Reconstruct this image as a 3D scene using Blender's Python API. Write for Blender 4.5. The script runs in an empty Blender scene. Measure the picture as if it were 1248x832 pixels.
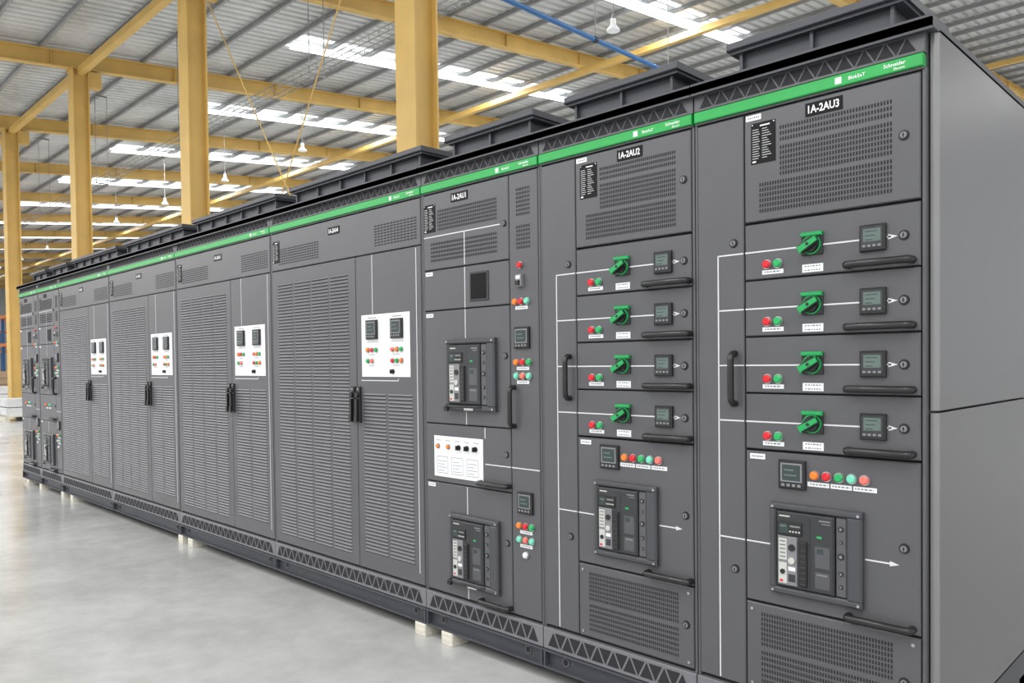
import bpy, math, random
from mathutils import Vector, Matrix
random.seed(3)
scene=bpy.context.scene
COL=scene.collection
# ------------------------------------------------------------------ materials
def mat(name,col,rough=.5,metal=0.0,emit=0.0,noise=0.0,nscale=6.0,bump=0.0,bscale=300.0,stretch=None,spec=None,rvar=0.0):
    m=bpy.data.materials.new(name); m.use_nodes=True
    nt=m.node_tree; b=nt.nodes['Principled BSDF']
    b.inputs['Base Color'].default_value=(*col,1); b.inputs['Roughness'].default_value=rough
    b.inputs['Metallic'].default_value=metal
    if spec is not None: b.inputs['Specular IOR Level'].default_value=spec
    if emit>0:
        b.inputs['Emission Color'].default_value=(*col,1); b.inputs['Emission Strength'].default_value=emit
    if noise>0 or bump>0 or rvar>0:
        tc=nt.nodes.new('ShaderNodeTexCoord'); mp=nt.nodes.new('ShaderNodeMapping')
        nt.links.new(tc.outputs['Object'],mp.inputs['Vector'])
        if stretch: mp.inputs['Scale'].default_value=stretch
    if noise>0 or rvar>0:
        n=nt.nodes.new('ShaderNodeTexNoise'); n.inputs['Scale'].default_value=nscale; n.inputs['Detail'].default_value=5
        nt.links.new(mp.outputs['Vector'],n.inputs['Vector'])
        if noise>0:
            cr=nt.nodes.new('ShaderNodeValToRGB')
            cr.color_ramp.elements[0].position=.3; cr.color_ramp.elements[1].position=.7
            cr.color_ramp.elements[0].color=(*[max(0,c*(1-noise)) for c in col],1)
            cr.color_ramp.elements[1].color=(*[min(1,c*(1+noise)) for c in col],1)
            nt.links.new(n.outputs['Fac'],cr.inputs['Fac']); nt.links.new(cr.outputs['Color'],b.inputs['Base Color'])
        if rvar>0:
            mr=nt.nodes.new('ShaderNodeMapRange'); mr.inputs['To Min'].default_value=rough-rvar; mr.inputs['To Max'].default_value=rough+rvar
            nt.links.new(n.outputs['Fac'],mr.inputs['Value']); nt.links.new(mr.outputs['Result'],b.inputs['Roughness'])
    if bump>0:
        n2=nt.nodes.new('ShaderNodeTexNoise'); n2.inputs['Scale'].default_value=bscale
        bp=nt.nodes.new('ShaderNodeBump'); bp.inputs['Strength'].default_value=bump; bp.inputs['Distance'].default_value=.001
        nt.links.new(mp.outputs['Vector'],n2.inputs['Vector']); nt.links.new(n2.outputs['Fac'],bp.inputs['Height']); nt.links.new(bp.outputs['Normal'],b.inputs['Normal'])
    return m
GREY=mat('grey_powder_coat',(.086,.086,.092),.38,0,noise=.05,nscale=3,bump=.12,bscale=500)
GREY2=mat('grey_louvre_coat',(.104,.102,.112),.44,0,noise=.04,nscale=3)
PLIN=mat('pale_plinth_coat',(.16,.16,.17),.46,0,noise=.04,nscale=3)
FRAME=mat('dark_frame_coat',(.052,.055,.064),.5,0,noise=.05)
SURR=mat('breaker_surround',(.055,.056,.062),.4,0,noise=.05)
SIDE=mat('grey_side_panel',(.145,.144,.147),.36,.45,noise=.06,nscale=2,bump=.10,bscale=350,stretch=(1,1,.12),rvar=.05)
EDGE=mat('side_edge_coat',(.26,.26,.26),.3,.5,noise=.04)
GAP=mat('seam_black',(.012,.012,.014),.8,noise=.1)
HOLE=mat('vent_hole_black',(.018,.018,.021),.9,noise=.1)
SHADE=mat('louvre_opening',(.030,.030,.034),.8,noise=.1)
BLACK=mat('black_plastic',(.013,.013,.014),.35,noise=.1)
BLACKM=mat('black_matt',(.030,.031,.034),.5,noise=.1)
ACBG=mat('breaker_grey_plastic',(.075,.076,.082),.42,noise=.08)
GREEN=mat('signal_green',(.010,.32,.058),.4,noise=.05)
GREENB=mat('green_button',(.012,.36,.10),.28,noise=.05)
GREENK=mat('green_rotary_handle',(.010,.31,.08),.35,noise=.05)
TEAL=mat('pale_green_button',(.16,.6,.42),.25,noise=.05)
RED=mat('red_button',(.62,.012,.02),.25,noise=.05)
PINK=mat('pale_red_button',(.8,.16,.12),.25,noise=.05)
ORANGE=mat('orange_button',(.85,.2,.02),.25,noise=.05)
WHITE=mat('white_label',(.74,.75,.76),.45,noise=.03)
LINE=mat('white_line_paint',(.62,.62,.64),.5,noise=.03)
INK=mat('ink_grey',(.12,.12,.13),.6,noise=.03)
BEIGE=mat('beige_plastic',(.50,.51,.47),.45,noise=.05)
MID=mat('mid_grey_plastic',(.2,.2,.21),.4,noise=.05)
STEEL=mat('steel',(.5,.5,.5),.3,.9,noise=.05)
LCD=mat('lcd_screen',(.10,.14,.125),.15,noise=.06)
LCDD=mat('lcd_dark',(.03,.045,.045),.08,noise=.06)
GLASSB=mat('black_glass',(.004,.004,.005),.5,noise=.06,spec=.15)
CAPT=mat('caption_white',(.8,.8,.8),.5,noise=.02)
PRINT=mat('fine_print_grey',(.55,.55,.55),.5,noise=.02)
PLATE=mat('plate_black',(.006,.006,.007),.6,noise=.05,spec=.2)
YEL=mat('yellow_steel_paint',(.64,.42,.12),.5,noise=.10,nscale=1.5)
DECK=mat('zinc_roof_deck',(.62,.63,.625),.42,.15,noise=.15,nscale=.6)
PURL=mat('galvanised_purlin',(.33,.335,.34),.45,.25,noise=.1,nscale=2)
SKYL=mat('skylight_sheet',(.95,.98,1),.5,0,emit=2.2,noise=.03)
LAMPW=mat('lamp_white',(.75,.77,.77),.4,0,emit=.15,noise=.02)
CORD=mat('lamp_cord',(.3,.3,.3),.6,noise=.05)
BLUE=mat('blue_pipe_paint',(.02,.12,.32),.4,noise=.05)
ORP=mat('orange_rack_paint',(.6,.17,.03),.5,noise=.05)
DARKP=mat('dark_pipe',(.05,.05,.05),.5,noise=.05)
WOOD=mat('pale_wood_block',(.62,.59,.5),.7,noise=.15,nscale=12,stretch=(1,6,6))
WRAP=mat('white_wrap',(.62,.63,.63),.4,noise=.12,nscale=5)
CARD=mat('brown_carton',(.35,.25,.16),.7,noise=.12,nscale=5)
WALLM=mat('pale_wall_sheet',(.72,.75,.77),.6,noise=.05,nscale=.5)
TRAY=mat('wire_tray_zinc',(.25,.26,.26),.4,.5,noise=.1)
# concrete floor
FLOOR=bpy.data.materials.new('polished_concrete'); FLOOR.use_nodes=True
nt=FLOOR.node_tree; b=nt.nodes['Principled BSDF']
tc=nt.nodes.new('ShaderNodeTexCoord')
n1=nt.nodes.new('ShaderNodeTexNoise'); n1.inputs['Scale'].default_value=.9; n1.inputs['Detail'].default_value=6; n1.inputs['Roughness'].default_value=.55
n2=nt.nodes.new('ShaderNodeTexNoise'); n2.inputs['Scale'].default_value=6; n2.inputs['Detail'].default_value=8; n2.inputs['Roughness'].default_value=.65
nt.links.new(tc.outputs['Object'],n1.inputs['Vector']); nt.links.new(tc.outputs['Object'],n2.inputs['Vector'])
mx=nt.nodes.new('ShaderNodeMath'); mx.operation='MULTIPLY_ADD'; mx.inputs[1].default_value=.35
nt.links.new(n2.outputs['Fac'],mx.inputs[0]); 
ml=nt.nodes.new('ShaderNodeMath'); ml.operation='MULTIPLY'; ml.inputs[1].default_value=.65
nt.links.new(n1.outputs['Fac'],ml.inputs[0]); nt.links.new(ml.outputs[0],mx.inputs[2])
cr=nt.nodes.new('ShaderNodeValToRGB'); e=cr.color_ramp.elements
e[0].position=.36; e[0].color=(.37,.37,.355,1); e[1].position=.64; e[1].color=(.54,.54,.53,1)
nt.links.new(mx.outputs[0],cr.inputs['Fac']); nt.links.new(cr.outputs['Color'],b.inputs['Base Color'])
mr=nt.nodes.new('ShaderNodeMapRange'); mr.inputs['From Min'].default_value=.35; mr.inputs['From Max'].default_value=.65; mr.inputs['To Min'].default_value=.15; mr.inputs['To Max'].default_value=.24
nt.links.new(mx.outputs[0],mr.inputs['Value']); nt.links.new(mr.outputs['Result'],b.inputs['Roughness'])

# ------------------------------------------------------------------ mesh builder
TXT={}
def text_geo(body,off=.012):
    if (body,off) in TXT: return TXT[(body,off)]
    cu=bpy.data.curves.new('tmp','FONT'); cu.body=body; cu.resolution_u=2; cu.align_x='CENTER'; cu.offset=off
    o=bpy.data.objects.new('tmp',cu); COL.objects.link(o)
    dg=bpy.context.evaluated_depsgraph_get(); me=o.evaluated_get(dg).to_mesh()
    vs=[(v.co.x,v.co.y) for v in me.vertices]; fs=[tuple(p.vertices) for p in me.polygons]
    o.evaluated_get(dg).to_mesh_clear(); bpy.data.objects.remove(o); bpy.data.curves.remove(cu)
    TXT[(body,off)]=(vs,fs); return TXT[(body,off)]
class MB:
    def __init__(s): s.V=[];s.F=[];s.M=[];s.S=[];s.mats=[]
    def mi(s,m):
        if m not in s.mats: s.mats.append(m)
        return s.mats.index(m)
    def add(s,vs,fs,m,sm=False):
        b=len(s.V); s.V+= [tuple(v) for v in vs]; i=s.mi(m)
        for f in fs: s.F.append(tuple(b+k for k in f)); s.M.append(i); s.S.append(sm)
    def quad(s,p,m): s.add(p,[tuple(range(len(p)))],m)
    def rect(s,x0,x1,z0,z1,y,m): s.quad([(x0,y,z0),(x1,y,z0),(x1,y,z1),(x0,y,z1)],m)
    def box(s,x0,x1,y0,y1,z0,z1,m):
        v=[(x0,y0,z0),(x1,y0,z0),(x1,y1,z0),(x0,y1,z0),(x0,y0,z1),(x1,y0,z1),(x1,y1,z1),(x0,y1,z1)]
        s.add(v,[(0,1,5,4),(1,2,6,5),(2,3,7,6),(3,0,4,7),(4,5,6,7),(3,2,1,0)],m)
    def cbox(s,x0,x1,y0,y1,z0,z1,m,c=.003):
        v=[(x0,y1,z0),(x1,y1,z0),(x1,y1,z1),(x0,y1,z1),
           (x0,y0+c,z0),(x1,y0+c,z0),(x1,y0+c,z1),(x0,y0+c,z1),
           (x0+c,y0,z0+c),(x1-c,y0,z0+c),(x1-c,y0,z1-c),(x0+c,y0,z1-c)]
        f=[(8,9,10,11),(3,2,1,0)]
        for a in range(4):
            n=(a+1)%4; f.append((a,n,4+n,4+a)); f.append((4+a,4+n,8+n,8+a))
        s.add(v,f,m)
    def cyl(s,c,ax,r,l,m,n=18,r2=None,smooth=True):
        c=Vector(c); ax=Vector(ax).normalized(); r2=r if r2 is None else r2
        t=Vector((0,0,1)) if abs(ax.z)<.9 else Vector((1,0,0))
        u=ax.cross(t).normalized(); w=ax.cross(u)
        v=[];
        for k in range(n):
            a=2*math.pi*k/n; d=u*math.cos(a)+w*math.sin(a); v.append(c+d*r)
        for k in range(n):
            a=2*math.pi*k/n; d=u*math.cos(a)+w*math.sin(a); v.append(c+ax*l+d*r2)
        s.add(v,[(k,(k+1)%n,n+(k+1)%n,n+k) for k in range(n)],m,smooth)
        s.add(v[:n],[tuple(range(n))[::-1]],m); s.add(v[n:],[tuple(range(n))],m)
    def tube(s,pts,r,m,n=10):
        pts=[Vector(p) for p in pts]; rings=[]; 
        for i,p in enumerate(pts):
            d=(pts[min(i+1,len(pts)-1)]-pts[max(i-1,0)]).normalized()
            t=Vector((0,1,0)) if abs(d.y)<.8 else Vector((0,0,1))
            if abs(d.y)>=.8 and abs(d.z)>.5: t=Vector((1,0,0))
            u=d.cross(t).normalized(); w=d.cross(u).normalized()
            rings.append([p+u*math.cos(2*math.pi*k/n)*r+w*math.sin(2*math.pi*k/n)*r for k in range(n)])
        for i in range(1,len(rings)):
            best=min(range(n),key=lambda q:(rings[i][q]-rings[i-1][0]-(pts[i]-pts[i-1])).length)
            rings[i]=rings[i][best:]+rings[i][:best]
            if (rings[i][1]-rings[i-1][1]-(pts[i]-pts[i-1])).length>(rings[i][-1]-rings[i-1][1]-(pts[i]-pts[i-1])).length:
                rings[i]=[rings[i][0]]+rings[i][1:][::-1]
        v=[q for rg in rings for q in rg]; f=[]
        for i in range(len(rings)-1):
            for k in range(n): f.append((i*n+k,i*n+(k+1)%n,(i+1)*n+(k+1)%n,(i+1)*n+k))
        s.add(v,f,m,True); s.add(rings[0],[tuple(range(n))],m); s.add(rings[-1],[tuple(range(n))],m)
    def text(s,body,xc,zc,y,w,m,hmax=None,off=.012,tall=1.0):
        vs,fs=text_geo(body,off)
        xs=[v[0] for v in vs]; ys=[v[1] for v in vs]
        sc=w/(max(xs)-min(xs))
        if hmax: sc=min(sc,hmax/(max(ys)-min(ys)))
        cx=(max(xs)+min(xs))/2; cy=(max(ys)+min(ys))/2
        s.add([(xc+(a-cx)*sc,y,zc+(b_-cy)*sc*tall) for a,b_ in vs],fs,m)
    def mesh(s,name,o=(0,0,0)):
        me=bpy.data.meshes.new(name)
        me.from_pydata([(v[0]-o[0],v[1]-o[1],v[2]-o[2]) for v in s.V],[],s.F)
        for m in s.mats: me.materials.append(m)
        me.polygons.foreach_set('material_index',s.M); me.polygons.foreach_set('use_smooth',s.S)
        me.update(); return me
WO={}
def reg(o,org,parent):
    WO[o.name]=Vector(org)
    COL.objects.link(o)
    if parent is not None:
        o.parent=parent; o.location=Vector(org)-WO[parent.name]
    else: o.location=org
    return o
def mk(name,mb,parent=None,origin=None,label=None):
    if origin is None:
        xs=[v[0] for v in mb.V]; ys=[v[1] for v in mb.V]; zs=[v[2] for v in mb.V]
        origin=((min(xs)+max(xs))/2,(min(ys)+max(ys))/2,min(zs))
    o=bpy.data.objects.new(name,mb.mesh(name,origin)); reg(o,origin,parent)
    if label: o['label']=label
    return o
def empty(name,org,label,cat,group=None):
    o=bpy.data.objects.new(name,None); o.empty_display_size=.2; reg(o,org,None)
    o['label']=label; o['category']=cat
    if group: o['group']=group
    return o
def tag(o,label,cat,group=None):
    o['label']=label; o['category']=cat
    if group: o['group']=group
    return o
def struct(o): o['kind']='structure'; return o

# ------------------------------------------------------------------ device meshes (front faces -y, origin on door skin)
DEV={}
def dev(key,fn):
    if key not in DEV:
        mb=MB(); fn(mb); DEV[key]=mb.mesh(key)
    return DEV[key]
def put(name,me,parent,x,z,y=0.0,label=None,scale=None):
    o=bpy.data.objects.new(name,me); reg(o,(x,y,z),parent)
    if scale: o.scale=(scale,scale,scale)
    if label: o['label']=label
    return o
def b_button(m):
    def f(mb):
        mb.cyl((0,0,0),(0,-1,0),.018,.005,STEEL if m not in (ORANGE,) else MID,20)
        mb.cyl((0,-.005,0),(0,-1,0),.0145,.009,m,20)
        mb.cyl((0,-.014,0),(0,-1,0),.0145,.004,m,20,.010)
    return f
BTN={k:dev('button_'+k,b_button(m)) for k,m in dict(red=RED,green=GREENB,teal=TEAL,pink=PINK,orange=ORANGE,black=BLACK,white=WHITE).items()}
def knob(mb):
    mb.cyl((0,0,0),(0,-1,0),.014,.006,BLACK,18); mb.cyl((0,-.006,0),(0,-1,0),.010,.008,BLACK,16)
    mb.box(-.003,.003,-.024,-.012,-.012,.012,BLACK)
KNOB=dev('small_knob',knob)
LBL={'red':'red','green':'green','teal':'pale green','pink':'pale red','orange':'orange','black':'black','white':'white'}
def f_rotary(mb):
    mb.cbox(-.038,.038,-.009,0,-.037,.037,BLACK,.003)
    mb.cbox(-.038,.038,-.018,0,.028,.043,GREENK,.003)
    mb.cyl((0,-.009,-.002),(0,-1,0),.034,.006,GREENK,28,.033)
    mb.cyl((0,-.015,-.002),(0,-1,0),.029,.012,BLACK,28,.025)
    a=math.radians(30); ca,sa=math.cos(a),math.sin(a)
    def P(u,w,y): return (u*ca-w*sa,y,u*sa+w*ca-.002)
    for (u0,u1,w0,w1,y0,y1,m) in ((-.035,.034,-.0145,.0145,-.042,-.026,BLACK),(-.037,.035,-.0105,.0105,-.047,-.040,GREENK),(-.0385,-.031,-.0145,.0145,-.046,-.026,GREENK)):
        v=[P(u0,w0,y0),P(u1,w0*.8,y0),P(u1,w0*.8,y1),P(u0,w0,y1),P(u0,w1,y0),P(u1,w1*.8,y0),P(u1,w1*.8,y1),P(u0,w1,y1)]
        mb.add(v,[(0,1,5,4),(1,2,6,5),(2,3,7,6),(3,0,4,7),(4,5,6,7),(3,2,1,0)],m)
    mb.cyl((0,-.047,-.002),(0,-1,0),.006,.001,BLACK,14)
ROT=dev('rotary_switch',f_rotary)
def f_meter(mb):
    mb.cbox(-.042,.042,-.014,0,-.044,.044,BLACK,.003)
    mb.box(-.034,.034,-.0155,-.014,-.034,.036,BLACKM)
    mb.rect(-.028,.028,-.012,.030,-.0158,LCD)
    for k in range(3):
        mb.rect(-.022,.018-k*.008,.02-k*.014,.0225-k*.014,-.0162,LCDD)
    for k in range(4): mb.box(-.03+k*.0165,-.02+k*.0165,-.018,-.0155,-.03,-.023,MID)
METER=dev('digital_meter',f_meter)
def f_meter2(mb):
    mb.cbox(-.05,.05,-.014,0,-.052,.052,BLACK,.004)
    mb.rect(-.04,.04,-.026,.042,-.0145,MID)
    mb.rect(-.034,.034,-.021,.036,-.0149,LCDD)
    mb.rect(-.026,.01,.014,.02,-.0152,LCD); mb.rect(-.026,.02,-.004,.001,-.0152,LCD)
    for k in range(4): mb.box(-.036+k*.02,-.024+k*.02,-.017,-.014,-.042,-.033,MID)
METER2=dev('power_meter',f_meter2)
def f_lock(mb):
    mb.cyl((0,0,0),(0,-1,0),.017,.005,BLACK,22,.015); mb.cyl((0,-.005,0),(0,-1,0),.010,.003,MID,16)
    mb.box(-.0015,.0015,-.0095,-.008,-.007,.007,BLACK); mb.cyl((-.0,-.008,0),(0,-1,0),.0035,.002,BLACK,10)
LOCK=dev('lock',f_lock)
def f_barh(mb):
    L=.102
    mb.tube([(-L,0,0),(-L,-.022,0),(-L+.003,-.030,0),(-L+.012,-.034,0),(L-.012,-.034,0),(L-.003,-.030,0),(L,-.022,0),(L,0,0)],.0128,BLACK,12)
BARH=dev('bar_handle',f_barh)
def f_barv(mb):
    L=.095
    mb.tube([(0,0,-L),(0,-.02,-L),(0,-.034,-L+.012),(0,-.036,-L+.025),(0,-.036,L-.025),(0,-.034,L-.012),(0,-.02,L),(0,0,L)],.0125,BLACK,12)
BARV=dev('pull_handle',f_barv)
def f_swing(mb):
    mb.cbox(-.016,.016,-.014,0,-.11,.11,BLACK,.004)
    mb.box(-.010,.010,-.034,-.012,-.10,.035,BLACK); mb.cyl((0,-.014,.06),(0,-1,0),.018,.018,BLACK,18,.015)
    mb.box(-.013,.013,-.038,-.026,-.105,-.06,BLACK)
    mb.cyl((0,-.014,.095),(0,-1,0),.006,.003,STEEL,12)
SWING=dev('swing_handle',f_swing)
def f_label(w,h,rows,ink=INK,base=WHITE):
    def f(mb):
        mb.box(-w/2,w/2,-.0015,0,-h/2,h/2,base)
        for r in range(rows):
            z=h/2-(r+.5)*h/rows
            x=-w/2+w*.12; xe=w/2-w*.12
            rnd=random.Random(r+int(w*1000))
            while x<xe:
                l=min(rnd.uniform(.05,.13)*w,xe-x); mb.rect(x,x+l,z-h/rows*.13,z+h/rows*.13,-.0018,ink); x+=l+w*.05
    return f
LAB_S=dev('label_small',f_label(.075,.028,2)); LAB_M=dev('label_button',f_label(.082,.016,1)); LAB_T=dev('label_tag',f_label(.06,.02,1))
def f_spec(mb):
    mb.box(-.048,.048,-.002,0,-.075,.075,PLATE)
    mb.rect(-.012,.026,.060,.065,-.0023,CAPT)
    for k in range(13):
        z=.050-k*.0088
        mb.rect(-.042,-.042+.024+.008*((k*7)%3)/3,z-.0011,z+.0011,-.0023,PRINT)
        mb.rect(-.004,.016+.022*((k*5)%4)/4,z-.0011,z+.0011,-.0023,PRINT)
    mb.rect(-.042,-.028,-.07,-.064,-.0023,CAPT)
    for sx in (-1,1): mb.cyl((sx*.042,-.002,.069),(0,-1,0),.003,.001,STEEL,8)
SPEC=dev('rating_plate',f_spec)
def f_acb(mb):
    W,H=.165,.165; D=-.024
    mb.cbox(-W,W,D,0,H-.024,H,SURR,.007); mb.cbox(-W,W,D,0,-H,-H+.026,SURR,.007)
    mb.cbox(-W,-W+.024,D,0,-H+.02,H-.02,SURR,.007); mb.cbox(W-.052,W,D,0,-H+.02,H-.02,SURR,.007)
    mb.rect(-W+.02,W-.048,-H+.02,H-.02,-.002,GAP)
    for sx in (-1,1):
        for sz in (-1,1): mb.cyl((sx*(W-.012),D,sz*(H-.012)),(0,-1,0),.005,.002,STEEL,12)
    # one moulded black body, narrow grey strip beside it
    mb.cbox(-.138,.072,-.026,0,-.136,.138,BLACKM,.006)
    mb.cbox(.076,.112,-.018,0,-.136,.138,GREY,.003)
    for z,r in ((.10,.0095),(.055,.006),(.005,.011),(-.055,.008),(-.10,.0065)):
        mb.cyl((.094,-.018,z),(0,-1,0),r,.003,BLACK,18); mb.cyl((.094,-.021,z),(0,-1,0),r*.5,.0015,MID,14)
    mb.rect(-.126,-.086,.120,.125,-.0265,BEIGE); mb.rect(.02,.06,.118,.123,-.0265,MID); mb.rect(.03,.06,.109,.112,-.0265,MID)
    # broad pale grey control face at the left
    mb.cbox(-.130,-.058,-.030,-.026,-.126,.050,MID,.002)
    mb.rect(-.126,-.096,-.035,.042,-.0305,BEIGE)
    for k in range(5):
        mb.rect(-.122,-.101,.030-k*.014,.034-k*.014,-.0308,INK)
    mb.rect(-.126,-.096,-.120,-.045,-.0305,BEIGE); mb.rect(-.122,-.110,-.116,-.107,-.0308,RED)
    mb.cyl((-.111,-.0305,-.078),(0,-1,0),.009,.004,BLACK,16)
    mb.cyl((-.077,-.030,.012),(0,-1,0),.012,.005,BLACK,18); mb.cyl((-.077,-.030,-.035),(0,-1,0),.012,.005,BEIGE,18)
    mb.rect(-.090,-.064,-.072,-.058,-.0305,WHITE); mb.rect(-.090,-.064,-.112,-.084,-.0305,BLACKM)
    # trip unit on top of it
    mb.cbox(-.130,-.040,-.031,-.026,.056,.104,BLACK,.002)
    mb.rect(-.124,-.090,.063,.097,-.0315,LCDD); mb.rect(-.120,-.098,.084,.091,-.0318,LCD)
    for k in range(4): mb.cyl((-.082+k*.011,-.031,.070),(0,-1,0),.0034,.002,BEIGE,10)
    mb.rect(-.084,-.046,.086,.092,-.0315,MID)
    # charging lever recess and body seams
    mb.cbox(-.048,-.022,-.036,-.026,-.122,.040,BLACK,.004)
    for k in range(7): mb.rect(-.045,-.025,-.112+k*.020,-.110+k*.020,-.0365,ACBG)
    mb.rect(-.012,-.0105,-.126,.128,-.0264,GAP)
    mb.rect(.006,.058,-.118,-.060,-.0265,ACBG); mb.rect(.006,.058,-.046,.030,-.0265,ACBG)
    mb.rect(.012,.036,.004,.022,-.0268,LCDD); mb.rect(.012,.030,.058,.066,-.0268,GREENB); mb.rect(.012,.05,-.072,-.067,-.0268,MID)
ACB=dev('circuit_breaker',f_acb)
def f_acbB(mb):
    f_acb(mb)
    mb.tube([(-.15,-.024,-.142),(-.15,-.036,-.145),(-.1,-.042,-.145),(.06,-.042,-.145),(.08,-.024,-.145)],.005,BLACK,8)
    mb.box(-.165,-.14,-.036,-.024,-.17,-.15,BLACK)
    mb.cbox(-.03,.03,-.030,-.024,-.162,-.152,WHITE,.001)
ACBB=dev('draw_out_breaker',f_acbB)
def f_socket(mb):
    mb.cbox(-.02,.02,-.02,0,-.03,.03,MID,.003); mb.box(-.012,.012,-.03,-.02,-.022,0,BLACK); mb.rect(-.014,.014,.008,.024,-.0205,WHITE)
SELSW=dev('selector_box',f_socket)

def slots(mb,x0,x1,z0,z1,px=.0098,sw=.0056,pz=.0185,sh=.0140,bands=None,y=-.0008):
    nx=max(1,int((x1-x0)/px)); nz=max(1,int((z1-z0)/pz))
    for j in range(nz):
        if bands and (j in bands): continue
        for i in range(nx):
            a=x0+(i+.5)*(x1-x0)/nx; c=z0+(j+.5)*(z1-z0)/nz
            h=sw/2; v=sh/2; k=min(h,v)*.6
            mb.quad([(a-h,y,c-v+k),(a-h+k,y,c-v),(a+h-k,y,c-v),(a+h,y,c-v+k),(a+h,y,c+v-k),(a+h-k,y,c+v),(a-h+k,y,c+v),(a-h,y,c+v-k)],HOLE)
def hslots(mb,x0,x1,z0,z1,px=.030,sw=.025,pz=.0155,sh=.0070): slots(mb,x0,x1,z0,z1,px,sw,pz,sh)
def louvres(mb,x0,x1,z0,z1,cols,pz=.0215,gap=.022):
    w=(x1-x0-gap*(cols-1))/cols; nz=int((z1-z0)/pz)
    for c in range(cols):
        a=x0+c*(w+gap); b_=a+w
        for j in range(nz):
            z=z0+j*pz; d=-.0048
            mb.add([(a,0,z+.014),(b_,0,z+.014),(b_-.004,d,z+.006),(a+.004,d,z+.006),(a,0,z+.004),(b_,0,z+.004)],[(3,2,1,0),(0,4,3),(1,2,5)],GREY2)
            mb.add([(a,-.0006,z),(b_,-.0006,z),(b_-.003,d+.001,z+.006),(a+.003,d+.001,z+.006)],[(0,1,2,3)],SHADE)
def lattice(mb,x0,x1,z0,z1,pitch,y=-.0012,g=.006,m=.006):
    n=max(2,int((x1-x0)/pitch)); p=(x1-x0)/n
    for i in range(n):
        a=x0+i*p
        mb.quad([(a+g,y,z0+m),(a+p-g,y,z0+m),(a+p/2,y,z1-m)],HOLE)
        if i<n-1: mb.quad([(a+p/2+g,y,z1-m),(a+p+p/2-g,y,z1-m),(a+p,y,z0+m)],HOLE)

ZT=2.432; ZB=.275; DEPTH=1.3
def door(cab,x0,x1,z0,z1,name='door',m=GREY,g=.0028):
    mb=MB(); mb.cbox(x0+g,x1-g,0,.02,z0+g,z1-g,m,.0035)
    return mk(name,mb,cab)
def lines(parent,segs,w=.0052):
    bb=[]
    for s in segs:
        if s[0]=='h': bb.append((s[1],s[2],s[3]-w/2,s[3]+w/2))
        elif s[0]=='v': bb.append((s[1]-w/2,s[1]+w/2,s[2],s[3]))
        else: bb.append((s[1]-.03,s[1],s[2]-.012,s[2]+.012))
    g=list(range(len(segs))); e=.006
    for i in range(len(segs)):
        for j in range(i):
            a=bb[i]; c=bb[j]
            if a[0]-e<c[1] and c[0]-e<a[1] and a[2]-e<c[3] and c[2]-e<a[3]:
                gi,gj=g[i],g[j]; g=[gj if q==gi else q for q in g]
    for k in sorted(set(g)):
        mb=MB()
        for i,s in enumerate(segs):
            if g[i]!=k: continue
            b_=bb[i]
            if s[0]=='a': mb.quad([(s[1],-.0012,s[2]),(s[1]-.03,-.0012,s[2]+.009),(s[1]-.03,-.0012,s[2]-.009)],LINE)
            else: mb.box(b_[0],b_[1],-.0012,0,b_[2],b_[3],LINE)
        mk('diagram_line',mb,parent,label='thin white circuit diagram line')
def grille(parent,label,*fns):
    for fn in fns:
        mb=MB(); fn(mb); o=mk('ventilation_grille',mb,parent,label=label)
def button(parent,kind,x,z,name='push_button',scale=None):
    return put(name,BTN[kind],parent,x,z,0,label=LBL[kind]+' round '+('push button' if name=='push_button' else 'indicator light'),scale=scale)
def nameplate(parent,x,z,text,w=.13,h=.046):
    mb=MB(); mb.box(x-w/2,x+w/2,-.003,0,z-h/2,z+h/2,PLATE)
    if text: mb.text(text,x,z,-.0034,w*.84,CAPT,None,.022,1.25)
    o=mk('nameplate',mb,parent)
    o['label']='black nameplate reading '+text if text else 'small black nameplate'
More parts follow.
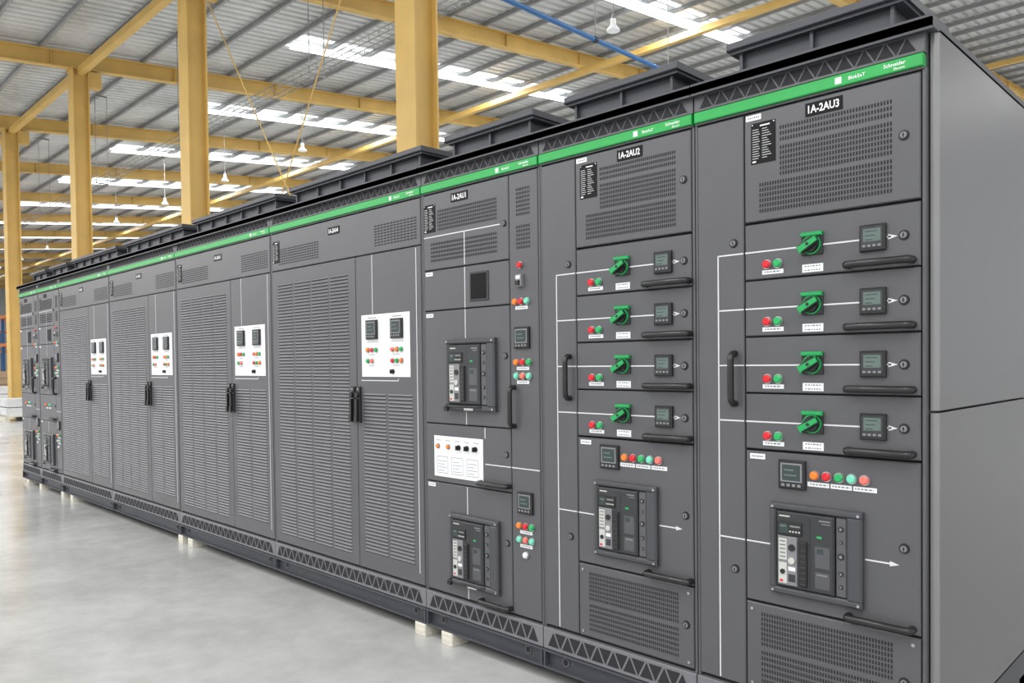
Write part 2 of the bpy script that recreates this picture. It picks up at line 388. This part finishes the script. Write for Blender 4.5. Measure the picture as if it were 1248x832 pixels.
def shell(x0,x1,label,depth=DEPTH,end_right=False,end_left=False):
    cab=empty('switchgear_cabinet',(x0+(x1-x0)/2,.6,.07),label,'switchgear cabinet','row of switchgear cabinets')
    mb=MB()
    xr=x1-.028 if end_right else x1
    mb.box(x0+.001,xr-.001,.021,depth,.255,2.56,FRAME)
    mb.rect(x0+.012,xr-.012,.262,2.432,.0195,GAP)  # black backing sheet, shade of the door gaps put into its colour
    mb.cbox(x0,x0+.011,.004,.03,.262,2.44,GREY,.002); mb.cbox(xr-.011,xr,.004,.03,.262,2.44,GREY,.002)
    mk('body',mb,cab)
    if end_right:
        for z0,z1 in ((.265,1.337),(1.345,2.562)):
            mb=MB(); c=.012
            mb.add([(x1-c,.035,z0),(x1,.035+c,z0),(x1,depth,z0),(x1-.024,depth,z0),(x1-.024,.035,z0),
                    (x1-c,.035,z1),(x1,.035+c,z1),(x1,depth,z1),(x1-.024,depth,z1),(x1-.024,.035,z1)],
                   [(1,2,7,6),(2,3,8,7),(5,6,7,8,9),(4,3,2,1,0)],SIDE)
            mb.add([(x1-.024,.035,z0),(x1-c,.035,z0),(x1,.035+c,z0),(x1-.024,.035,z1),(x1-c,.035,z1),(x1,.035+c,z1)],[(0,1,4,3),(1,2,5,4)],EDGE)
            mk('side_panel',mb,cab,label='smooth grey sheet metal side panel')
    xa=x0+.004; xb=xr-.004
    mb=MB(); mb.cbox(xa,xb,-.012,.02,2.443,2.484,GREEN,.003)
    mb.text('Schneider',xb-.085,2.4685,-.0125,.068,CAPT,None,.010); mb.text('Electric',xb-.070,2.4535,-.0125,.034,CAPT,None,.010)
    mb.text('BlokSeT',xb-.205,2.463,-.0125,.055,CAPT,None,.008)
    mb.rect(xb-.278,xb-.256,2.452,2.474,-.0125,WHITE)
    mk('header_strip',mb,cab,label='green header strip with white lettering')
    mb=MB(); mb.cbox(x0+.001,xr-.001,-.004,.02,2.487,2.552,GREY,.002); lattice(mb,x0+.02,xr-.02,2.491,2.549,.062,-.0048)
    mb.box(x0+.004,xr-.004,-.002,.02,2.436,2.443,GREY)
    mk('lattice_trim',mb,cab,label='grey trim strip with triangular cut-outs')
    mb=MB(); mb.box(x0,x1,-.03,depth+.02,2.553,2.582,FRAME); mb.box(x0,x1,-.03,-.02,2.545,2.59,FRAME)
    mb.box(x0+.01,x1-.01,.02,.06,2.582,2.6,FRAME)
    mk('roof_plate',mb,cab)
    hx0=x0+(.05 if not end_right else .07); hx1=x1-.15 if not end_right else x1-.13
    mb=MB(); mb.box(hx0+.05,hx1-.05,.17,.56,2.582,2.735,FRAME); mb.cbox(hx0+.03,hx1-.03,.145,.58,2.582,2.612,FRAME,.004)
    n=max(2,int((hx1-hx0)/.28))
    for k in range(n+1):
        xx=hx0+.05+(hx1-hx0-.1)*k/n; mb.box(xx-.006,xx+.006,.150,.17,2.612,2.735,FRAME)
    mb.box(hx0+.01,hx1-.01,.135,.59,2.726,2.738,FRAME); mb.cbox(hx0,hx1,.12,.6,2.738,2.768,FRAME,.004)
    mk('ventilation_hood',mb,cab,label='dark grey raised roof vent box with flanged lid')
    mb=MB(); mb.cbox(x0+.001,x1-.001,-.006,.03,.163,.262,PLIN,.002); lattice(mb,x0+.02,x1-.02,.17,.256,.082,-.007,.010,.009)
    mk('lattice_plinth',mb,cab,label='grey plinth strip with triangular cut-outs')
    mb=MB()
    mb.box(x0,x1,-.012,.06,.15,.160,FRAME); mb.box(x0,x1,-.012,.06,.07,.080,FRAME); mb.box(x0,x1,.02,.03,.08,.15,FRAME)
    mb.box(x0,x1,1.1,1.2,.07,.16,FRAME); mb.box(x0,x0+.05,.03,1.2,.07,.255,FRAME); mb.box(x1-.05,x1,.03,1.2,.07,.255,FRAME)
    for xx in (x0+.12,x1-.12):
        mb.cyl((xx,.02,.115),(0,-1,0),.022,.004,GREY2,16); mb.cyl((xx,.016,.115),(0,-1,0),.014,.002,HOLE,14)
    for xx in (x0+.004,x1-.014): mb.box(xx,xx+.01,-.01,.03,.08,.15,FRAME)
    mk('base_channel',mb,cab,label='dark steel base channel')
    return cab
VL='rows of small vertical slots'
def feeder_cab(x0,xs,x1,text,end=False):
    cab=shell(x0,x1,'dark grey switchgear cabinet with four withdrawable feeder drawers',end_right=end)
    xr=x1-.028 if end else x1
    d=door(cab,x0+.01,xs,ZB,ZT)
    Zc=[1.915,1.705,1.495,1.285]; xl=x0+.101
    seg=[('v',xl,ZB+.01,1.9176)]+[('h',xl,xs-.004,z) for z in Zc]+[('h',xl,xs-.004,.835)]
    lines(d,seg)
    put('lock',LOCK,d,xs-.044,1.958); put('lock',LOCK,d,xs-.044,.717); put('handle',BARV,d,xs-.04,1.445,label='black vertical pull handle')
    X0=xs; X1=xr-.012
    d=door(cab,X0,X1,2.025,ZT)
    grille(d,VL,lambda mb:slots(mb,X0+.14,X0+.53,2.302,2.365),lambda mb:slots(mb,X0+.14,X0+.53,2.180,2.292),lambda mb:slots(mb,X0+.06,X0+.53,2.055,2.170))
    nameplate(d,X0+.303,2.392,text); put('rating_plate',SPEC,d,X0+.078,2.315,label='black plate with white printed data')
    put('lock',LOCK,d,X0+.565,2.237); put('label_tag',LAB_T,d,X0+.04,2.412,label='small white label')
    for i,zc in enumerate(Zc):
        d=door(cab,X0,X1,zc-.104,zc+.106,'drawer')
        lines(d,[('h',X0+.004,X0+.225,zc),('h',X0+.30,X0+.425,zc),('h',X0+.512,X0+.525,zc),('a',X0+.546,zc)])
        put('rotary_switch',ROT,d,X0+.262,zc+.004,label='green and black rotary isolator switch')
        put('digital_meter',METER,d,X0+.469,zc+.002,label='square black digital meter')
        put('lock',LOCK,d,X0+.565,zc)
        button(d,'red',X0+.092,zc-.05); button(d,'green',X0+.134,zc-.05)
        put('label_tag',LAB_M,d,X0+.113,zc-.078,label='white label strip'); put('label_tag',LAB_S,d,X0+.262,zc-.078,label='white label strip')
        put('handle',BARH,d,X0+.489,zc-.082,label='black bar handle')
    d=door(cab,X0,X1,.61,1.178)
    put('label_tag',LAB_T,d,X0+.05,1.156,label='small white label')
    put('power_meter',METER2,d,X0+.186,1.10,label='square black power meter')
    for k,c in enumerate(('orange','red','green','teal','pink')): button(d,c,X0+.268+.043*k,1.104,'indicator_light')
    for k in range(3): put('label_tag',LAB_M,d,X0+.282+.078*k,1.072,label='white label strip')
    put('circuit_breaker',ACB,d,X0+.272,.829,label='black withdrawable air circuit breaker in dark frame')
    lines(d,[('h',X0+.004,X0+.105,.835),('h',X0+.44,X0+.52,.835),('a',X0+.55,.835)])
    put('lock',LOCK,d,X0+.565,.892)
    put('handle',BARH,d,X0+.489,.632,label='black bar handle')
    d=door(cab,X0,X1,ZB,.607)
    grille(d,VL,lambda mb:slots(mb,X0+.06,X0+.53,.445,.575),lambda mb:slots(mb,X0+.06,X0+.53,.305,.432))
    put('lock',LOCK,d,X0+.565,.45)
    for xx in (X0+.025,X1-.025):
        for zz in (.3,.58): put('screw',dev('screw',lambda mb:mb.cyl((0,0,0),(0,-1,0),.006,.003,STEEL,10)),d,xx,zz)
    return cab

def incomer_cab(x0,xs,x1,text,plate=True):
    cab=shell(x0,x1,'dark grey switchgear cabinet with two stacked draw-out circuit breakers')
    X0=x0+.012; X1=xs; W=X1-X0; xm=X0+.335
    zs=[ZT,2.02,1.80,1.19,.873,ZB]
    d=door(cab,X0,X1,zs[1],zs[0])
    grille(d,VL,lambda mb:slots(mb,X0+.12,X0+.58,2.225,2.34),lambda mb:slots(mb,X0+.06,X0+.58,2.06,2.17))
    nameplate(d,X0+.3,2.385,text); put('rating_plate',SPEC,d,X0+.055,2.30,label='black plate with white printed data')
    lines(d,[('h',X0+.004,X0+.6,2.2),('v',xm,2.028,2.2)]); put('lock',LOCK,d,X0+.63,2.2)
    d=door(cab,X0,X1,zs[2],zs[1])
    mb=MB(); mb.cbox(X0+.375,X0+.515,-.006,0,1.832,1.982,BLACKM,.003); mb.box(X0+.387,X0+.503,-.0075,-.006,1.843,1.972,GLASSB); mk('display_window',mb,d,label='black glass display window')
    lines(d,[('v',xm,1.804,2.016)]); put('label_tag',LAB_T,d,X0+.045,2.0,label='small white label')
    d=door(cab,X0,X1,zs[3],zs[2])
    put('circuit_breaker',ACBB,d,X0+.385,1.455,label='black draw-out air circuit breaker in dark frame',scale=1.13)
    lines(d,[('v',xm,1.645,1.796),('v',xm,1.195,1.262)]); put('lock',LOCK,d,X0+.63,1.55); put('label_tag',LAB_T,d,X0+.045,1.775,label='small white label')
    d=door(cab,X0,X1,zs[4],zs[3])
    if plate:
        mb=MB(); mb.cbox(X0+.07,X0+.46,-.003,0,.905,1.125,WHITE,.001)
        for k in range(3):
            xx=X0+.095+k*.12
            for q in (0,1): mb.rect(xx,xx+.09,.925+q*.088,.927+q*.088,-.0034,INK)
            for q in (0,1): mb.rect(xx+q*.088,xx+.002+q*.088,.925,1.015,-.0034,INK)
            for r in range(4): mb.rect(xx+.01,xx+.06+.018*((r+k)%2),.938+r*.017,.9405+r*.017,-.0034,MID)
        for k in range(5): mb.rect(X0+.09+k*.075,X0+.13+k*.075,1.10,1.103,-.0034,MID)
        mk('control_panel',mb,d,label='white control plate with printed text')
        for k,c in enumerate(('orange','orange')):
            button(d,c,X0+.105+.085*k,1.07,'selector_knob',.75).location.y-=.003
        for k in range(3): put('selector_knob',KNOB,d,X0+.275+.065*k,1.07,-.003,label='small black selector knob')
        lines(d,[('v',xm+.14,1.13,1.186),('h',X0+.475,X1-.004,1.0)])
    else:
        for k,c in enumerate(('orange','red','green','teal')): button(d,c,X0+.25+.06*k,1.07,'selector_knob')
        for k in range(2): put('label_tag',LAB_M,d,X0+.29+.12*k,1.03,label='white label strip')
    put('lock',LOCK,d,X0+.63,1.06); 
    put('handle',BARH,d,X0+.55,.905,label='black bar handle')
    d=door(cab,X0,X1,zs[5],zs[4])
    put('circuit_breaker',ACBB,d,X0+.395,.535,label='black draw-out air circuit breaker in dark frame',scale=1.13)
    lines(d,[('v',xm,.725,.868),('v',xm,.28,.345)]); put('lock',LOCK,d,X0+.63,.62); put('label_tag',LAB_T,d,X0+.045,.855,label='small white label')
    put('handle',BARH,d,X0+.55,.30,label='black bar handle')
    a=xs; c=x1-.01; d=door(cab,a,c,ZB,ZT); m=(a+c)/2
    grille(d,VL,lambda mb:slots(mb,a+.05,c-.05,2.22,2.36),lambda mb:slots(mb,a+.05,c-.05,2.06,2.18))
    button(d,'red',m-.02,1.985); put('selector_box',SELSW,d,m-.02,1.91,label='grey selector switch box')
    for k,cc in enumerate(('orange','red','teal')): button(d,cc,m-.055+.04*k,1.81,'indicator_light')
    put('label_tag',LAB_M,d,m-.015,1.78,label='white label strip')
    put('power_meter',METER2,d,m-.01,1.635,label='square black power meter')
    for r,z in enumerate((1.517,1.45)):
        for k,cc in enumerate((('orange','red','green'),('teal','pink','teal'))[r]): button(d,cc,m-.05+.042*k,z,'indicator_light')
        put('label_tag',LAB_M,d,m-.01,z-.03,label='white label strip')
    put('handle',BARV,d,a+.028,1.30,label='black vertical pull handle')
    lines(d,[('h',a+.004,c-.004,1.0)])
    put('power_meter',METER2,d,m,.836,label='square black power meter')
    for r,z in enumerate((.722,.655)):
        for k,cc in enumerate((('orange','red','green'),('teal','pink','teal'))[r]): button(d,cc,m-.042+.042*k,z,'indicator_light')
        put('label_tag',LAB_M,d,m,z-.03,label='white label strip')
    button(d,'white',m,.583)
    return cab

def capacitor_cab(x0,x1,text,frac=.617):
    cab=shell(x0,x1,'wide dark grey cabinet with louvred double doors and white control plate')
    X0=x0+.012; X1=x1-.012; xs=X0+(X1-X0)*frac; zt=2.17
    d=door(cab,X0,X1,zt,ZT,'header_panel')
    grille(d,'rows of small horizontal slots',lambda mb:hslots(mb,X1-.44,X1-.03,2.205,2.335),lambda mb:hslots(mb,X0+.1,X0+.62,2.205,2.32))
    nameplate(d,X0+.8,2.36,text); put('rating_plate',SPEC,d,X0+.06,2.30,label='black plate with white printed data')
    d=door(cab,X0,xs,ZB,zt)
    grille(d,'pressed horizontal louvres',lambda mb:louvres(mb,X0+.08,xs-.08,.34,2.10,4))
    put('handle',SWING,d,xs-.03,1.27,label='black swing lever handle')
    d=door(cab,xs,X1,ZB,zt)
    grille(d,'pressed horizontal louvres',lambda mb:louvres(mb,xs+.07,X1-.09,.38,1.36,2))
    put('handle',SWING,d,xs+.03,1.27,label='black swing lever handle')
    px0=xs+.06; px1=xs+.535
    mb=MB(); mb.cbox(px0,px1,-.003,0,1.440,1.81,WHITE,.001)
    for mx_ in (px0+.115,px0+.36):
        mb.rect(mx_-.05,mx_+.04,1.788,1.793,-.0034,MID); mb.rect(mx_-.06,mx_+.06,1.645,1.648,-.0034,MID)
    mk('control_panel',mb,d,label='white control plate')
    for mi_,mx_ in enumerate((px0+.115,px0+.36)):
        put('power_meter',METER2,d,mx_,1.72,-.003,label='square black power meter',scale=1.1)
        rows=(('orange','red','green'),('green','pink')) if mi_==0 else (('pink','orange','green'),('red','green','orange'))
        for r,z in enumerate((1.60,1.535)):
            for k,cc in enumerate(rows[r]):
                o=button(d,cc,mx_-.045+.042*k,z,'indicator_light',.85); o.location.y-=.003
            put('label_tag',LAB_M,d,mx_-.01,z-.028,-.003,label='white label strip')
        put('selector_knob',KNOB,d,mx_-.045,1.472,-.003,label='small black selector knob') if mi_==1 else None
    lines(d,[('v',px0+.115,1.815,zt-.006),('h',px0-.01,px0+.36,1.418),('v',px0+.36,1.418,1.43),('v',X1-.045,.34,zt-.01)])
    return cab

feeder_cab(-1.668,-1.457,-.80,'1A-2AU3',end=True)
feeder_cab(-2.503,-2.285,-1.672,'1A-2AU2')
incomer_cab(-3.385,-2.711,-2.506,'1A-2AU1')
capacitor_cab(-5.085,-3.388,'1A-2AA4')
capacitor_cab(-6.745,-5.088,'1A-2AA3')
capacitor_cab(-8.42,-6.748,'1A-2AA2')
capacitor_cab(-10.12,-8.423,'1A-2AA1')
incomer_cab(-11.0,-10.33,-10.123,'',False)
incomer_cab(-11.88,-11.21,-11.003,'',False)

for i,xx in enumerate((-11.6,-11.0,-10.1,-9.75,-6.72,-6.52,-3.43,-3.2,-1.75)):
    mb=MB(); mb.cbox(xx-.045,xx+.045,-.02,.5,0,.07,WOOD,.004)
    o=mk('support_block',mb); tag(o,'pale wooden block under the cabinet base on the floor','wooden block','blocks under the cabinets')

# ------------------------------------------------------------------ hall
mb=MB(); mb.quad([(-112,-16,0),(14,-16,0),(14,50,0),(-112,50,0)],FLOOR); struct(mk('floor',mb,origin=(0,0,0)))
RS=.1; Y0=3.63
def zr(y): return 9.0+RS*(y-Y0)     # underside of rafters
def zd(y): return zr(y)+.54          # deck
mb=MB(); p=.27; x=-112
prof=[]
while x<14:
    prof+= [(x,0),(x+.15,0),(x+.17,.06),(x+.25,.06)]; x+=p
vs=[];
for (a,h) in prof:
    vs.append((a,-16,zd(-16)+h)); vs.append((a,50,zd(50)+h))
mb.add(vs,[(2*i,2*i+1,2*i+3,2*i+2) for i in range(len(prof)-1)],DECK)
struct(mk('ceiling',mb,origin=(0,0,9)))
def sbeam(mb,xa,xb,ya,yb,off0,off1,m):
    v=[(xa,ya,zr(ya)+off0),(xb,ya,zr(ya)+off0),(xb,yb,zr(yb)+off0),(xa,yb,zr(yb)+off0),
       (xa,ya,zr(ya)+off1),(xb,ya,zr(ya)+off1),(xb,yb,zr(yb)+off1),(xa,yb,zr(yb)+off1)]
    mb.add(v,[(0,1,5,4),(1,2,6,5),(2,3,7,6),(3,0,4,7),(4,5,6,7),(3,2,1,0)],m)
def strip_light(xx,ya,yb,power,w=.34):
    l=bpy.data.lights.new('skylight_glow','AREA'); l.shape='RECTANGLE'; l.size=w; l.size_y=(yb-ya); l.energy=power; l.color=(.985,.99,1)
    o=bpy.data.objects.new('skylight_glow',l); COL.objects.link(o); ym=(ya+yb)/2
    o.location=(xx,ym,zr(ym)+.345); o.rotation_euler=(math.atan(RS),0,0)
n=1
for k in range(-3,13):
    xx=-18.4-6.8*k
    mb=MB(); sbeam(mb,xx-.19,xx+.19,7.8,18.8,.36,.395,SKYL)
    # added emissive side strips, put in to brighten the neighbouring roof sheets
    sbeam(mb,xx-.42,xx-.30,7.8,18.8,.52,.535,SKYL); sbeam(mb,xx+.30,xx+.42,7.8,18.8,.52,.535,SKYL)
    struct(mk('window_%d'%n,mb)); n+=1
    strip_light(xx,7.8,18.8,680 if k<5 else 360)
for k in range(-3,7):
    xx=-12.5-7.05*k
    if xx>12: continue
    for ya,yb in ((-13,-3),(28,38)):  # camera-side strips are out of view, added to light floor and cabinet fronts
        mb=MB(); sbeam(mb,xx-.19,xx+.19,ya,yb,.36,.395,SKYL); struct(mk('window_%d'%n,mb)); n+=1
        strip_light(xx,ya,yb,700 if ya<0 else 480)
colx=[-8.0+6.82-6.82*k for k in range(0,16)]
for i,xx in enumerate(colx):
    mb=MB(); sbeam(mb,xx-.10,xx+.10,-16,50,0,.03,YEL); sbeam(mb,xx-.10,xx+.10,-16,50,.37,.40,YEL); sbeam(mb,xx-.012,xx+.012,-16,50,.03,.37,YEL)
    for q in range(0,22):
        yq=-15+q*3.0; mb.box(xx-.09,xx+.09,yq-.008,yq+.008,zr(yq)+.03,zr(yq)+.37,YEL)
    o=mk('roof_rafter',mb); tag(o,'yellow painted steel I-beam rafter under the roof','roof beam','yellow roof rafters')
for xx in colx[1:]:
    w=.2; dd=.19
    mb=MB(); yy=Y0
    mb.box(xx-w,xx+w,yy-dd,yy-dd+.025,0,9.0,YEL); mb.box(xx-w,xx+w,yy+dd-.025,yy+dd,0,9.0,YEL); mb.box(xx-.10,xx+.10,yy-dd+.025,yy+dd-.025,0,9.0,YEL)
    mb.box(xx-.26,xx+.26,yy-.26,yy+.26,0,.03,YEL); mb.box(xx-.24,xx+.24,yy-.22,yy+.22,8.95,9.0,YEL)
    mb.box(xx-.12,xx+.12,yy+.19,yy+.5,8.6,8.98,YEL)
    o=mk('steel_column',mb); tag(o,'yellow painted steel column behind the cabinets','column','yellow hall columns')
yy=-14.0; 
while yy<46:
    mb=MB(); z=zr(yy)+.40
    mb.box(-111,13,yy-.03,yy+.03,z,z+.012,PURL); mb.box(-111,13,yy-.005,yy+.005,z+.012,z+.108,PURL); mb.box(-111,13,yy-.03,yy+.03,z+.108,z+.12,PURL)
    o=mk('roof_purlin',mb); tag(o,'galvanised steel purlin under the roof deck','purlin','roof purlins'); yy+=1.2
for yy in (Y0,15.3,27.5):
    mb=MB(); z=zr(yy)-.01; mb.box(-110,12,yy-.08,yy+.08,z-.16,z,YEL)
    o=mk('tie_beam',mb); tag(o,'long yellow steel tie beam below the rafters','tie beam','yellow tie beams')
xA=colx[1]-.3; xB=colx[2]+.3
for (a,b_) in (((xA,Y0,8.7),(xB,Y0,0)),((xB,Y0,8.7),(xA,Y0,0))):
    mb=MB(); a=Vector(a); b2=Vector(b_)
    off=.03 if a.x<-10 else -.03
    a.y+=off; b2.y+=off
    mb.cyl(a,b2-a,.011,(b2-a).length,YEL,8)
    o=mk('bracing_rod',mb); tag(o,'thin diagonal steel bracing rod between yellow columns','bracing rod','bracing rods')
LX=[-9.7,-21.8,-27.2,-32.7,-38.4]+[-44-5.6*k for k in range(10)]; LY=10.0
zt=zr(LY)+.40
def lampparts():
    e_=empty('pendant_lamp',(LX[0],LY,8.16),'white high-bay lamp hanging from the roof','pendant lamp','hanging hall lamps')
    mb=MB(); mb.cyl((LX[0],LY,8.52),(0,0,1),.010,zt-8.52,CORD,8); mk('cord',mb,e_)
    mb=MB(); mb.cyl((LX[0],LY,8.28),(0,0,1),.06,.12,LAMPW,18,.05); mb.cyl((LX[0],LY,8.40),(0,0,1),.04,.12,MID,14,.02); mk('lamp_housing',mb,e_)
    mb=MB(); mb.cyl((LX[0],LY,8.16),(0,0,1),.135,.03,LAMPW,24,.13); mb.cyl((LX[0],LY,8.19),(0,0,1),.13,.09,LAMPW,24,.06); mk('lamp_shade',mb,e_)
    return e_
base=lampparts()
kids=list(base.children)
for xx in LX[1:]:
    e2=base.copy(); COL.objects.link(e2); e2.location.x=xx
    for k in kids:
        k2=k.copy(); COL.objects.link(k2); k2.parent=e2
mb=MB(); mb.cyl((-9.2,4.2,7.5),(0,1,0),.045,7.5,BLUE,14); 
for q in (5.2,8.8,11.2): mb.cyl((-9.2,q,7.54),(0,0,1),.010,zr(q)+.4-7.54,CORD,8); mb.cyl((-9.2,q-.04,7.5),(0,1,0),.06,.08,BLACKM,14)
mb.cyl((-9.2,11.7,7.5),(0,1,0),.065,.06,BLUE,14)
o=mk('blue_pipe',mb); tag(o,'blue painted pipe hanging on rods under the roof','pipe')
for (yc,zc,xa,xb) in ((5.2,6.98,-50,-4),):
    mb=MB()
    for sy in (-.15,.15):
        mb.box(xa,xb,yc+sy-.006,yc+sy+.006,zc,zc+.010,TRAY); mb.box(xa,xb,yc+sy-.006,yc+sy+.006,zc+.1,zc+.110,TRAY)
    mb.box(xa,xb,yc-.004,yc+.004,zc,zc+.008,TRAY)
    x=xa
    while x<xb:
        mb.box(x-.004,x+.004,yc-.15,yc+.15,zc-.008,zc,TRAY)
        for sy in (-.15,.15): mb.box(x-.004,x+.004,yc+sy-.004,yc+sy+.004,zc,zc+.11,TRAY)
        x+=.28
    x=xa+1; zh=zr(yc)+.40
    while x<xb:
        for sy in (-.16,.16): mb.box(x-.006,x+.006,yc+sy-.006,yc+sy+.006,zc-.03,zh-.03,TRAY)
        mb.box(x-.02,x+.02,yc-.17,yc+.17,zc-.035,zc-.008,TRAY); mb.box(x-.02,x+.02,yc-.17,yc+.17,zh-.04,zh-.0,TRAY); x+=6.0
    o=mk('cable_tray',mb); tag(o,'galvanised wire mesh cable tray hanging under the roof','cable tray')
mb=MB(); mb.box(-112.3,-112,-16,50,0,14,WALLM)
for k in range(30): mb.box(-112,-111.94,-15+k*2.2,-14.8+k*2.2,0,10,WALLM)
struct(mk('wall_end',mb))
mb=MB(); mb.box(-112,14,50,50.3,0,15,WALLM); struct(mk('wall_back',mb))
def wrapped(xc,yc,h,label,m=WRAP):
    e_=empty('wrapped_pallet',(xc,yc,0),label,'wrapped pallet','wrapped goods near the column')
    mb=MB()
    for q in (-.5,0,.5): mb.box(xc-.6,xc+.6,yc+q-.06,yc+q+.06,0,.12,WOOD)
    for q in range(6): mb.box(xc-.6+q*.22,xc-.5+q*.22,yc-.56,yc+.56,.12,.15,WOOD)
    mk('pallet',mb,e_)
    mb=MB(); z=.15
    while z<h: 
        mb.cbox(xc-.55,xc+.55,yc-.52,yc+.52,z,z+.23,m,.03); z+=.25
    mk('goods',mb,e_)
wrapped(-26.4,3.3,.5,'white wrapped carton stack on a wooden pallet')
wrapped(-31.5,4.2,.9,'low white wrapped carton stack on a wooden pallet')
wrapped(-36.0,5.0,1.2,'brown carton stack on a wooden pallet',CARD)
wrapped(-41.0,6.2,1.4,'tall brown carton stack on a wooden pallet',CARD)
for (rx,ry) in ((-46,7.6),(-62,11.5)):
    e_=empty('storage_rack',(rx,ry,0),'blue steel storage rack with orange shelf beams','rack','blue storage racks')
    mb=MB()
    for xx in (-3,0,3):
        for yy in (-.6,.6): mb.box(rx+xx-.06,rx+xx+.06,ry+yy-.06,ry+yy+.06,0,4.2,BLUE)
    mk('frame',mb,e_)
    for z in (1.2,2.6,4.0):
        mb=MB(); mb.box(rx-3.1,rx+3.1,ry-.7,ry+.7,z,z+.16,ORP); mk('shelf',mb,e_)
w=bpy.data.worlds.new('hall_world'); scene.world=w; w.use_nodes=True
bg=w.node_tree.nodes['Background']; bg.inputs['Color'].default_value=(.98,.985,1,1); bg.inputs['Strength'].default_value=1.15
# ------------------------------------------------------------------ camera
cam=bpy.data.cameras.new('camera'); co=bpy.data.objects.new('camera',cam); COL.objects.link(co)
a=math.radians(45); p=.021; r=.0115
F=Vector((-math.sin(a)*math.cos(p),math.cos(a)*math.cos(p),-math.sin(p)))
R0=Vector((math.cos(a),math.sin(a),0)); U0=R0.cross(F)
U=U0*math.cos(r)+R0*math.sin(r); R=R0*math.cos(r)-U0*math.sin(r)
M=Matrix((R,U,-F)).transposed().to_4x4(); M.translation=Vector((0,-2.7,1.516)); co.matrix_world=M
cam.sensor_width=36; cam.lens=36*950/1248; cam.shift_y=45.5/1248; cam.clip_end=400; cam.clip_start=.05
scene.camera=co
scene.view_settings.view_transform='Standard'
scene.view_settings.look='None'
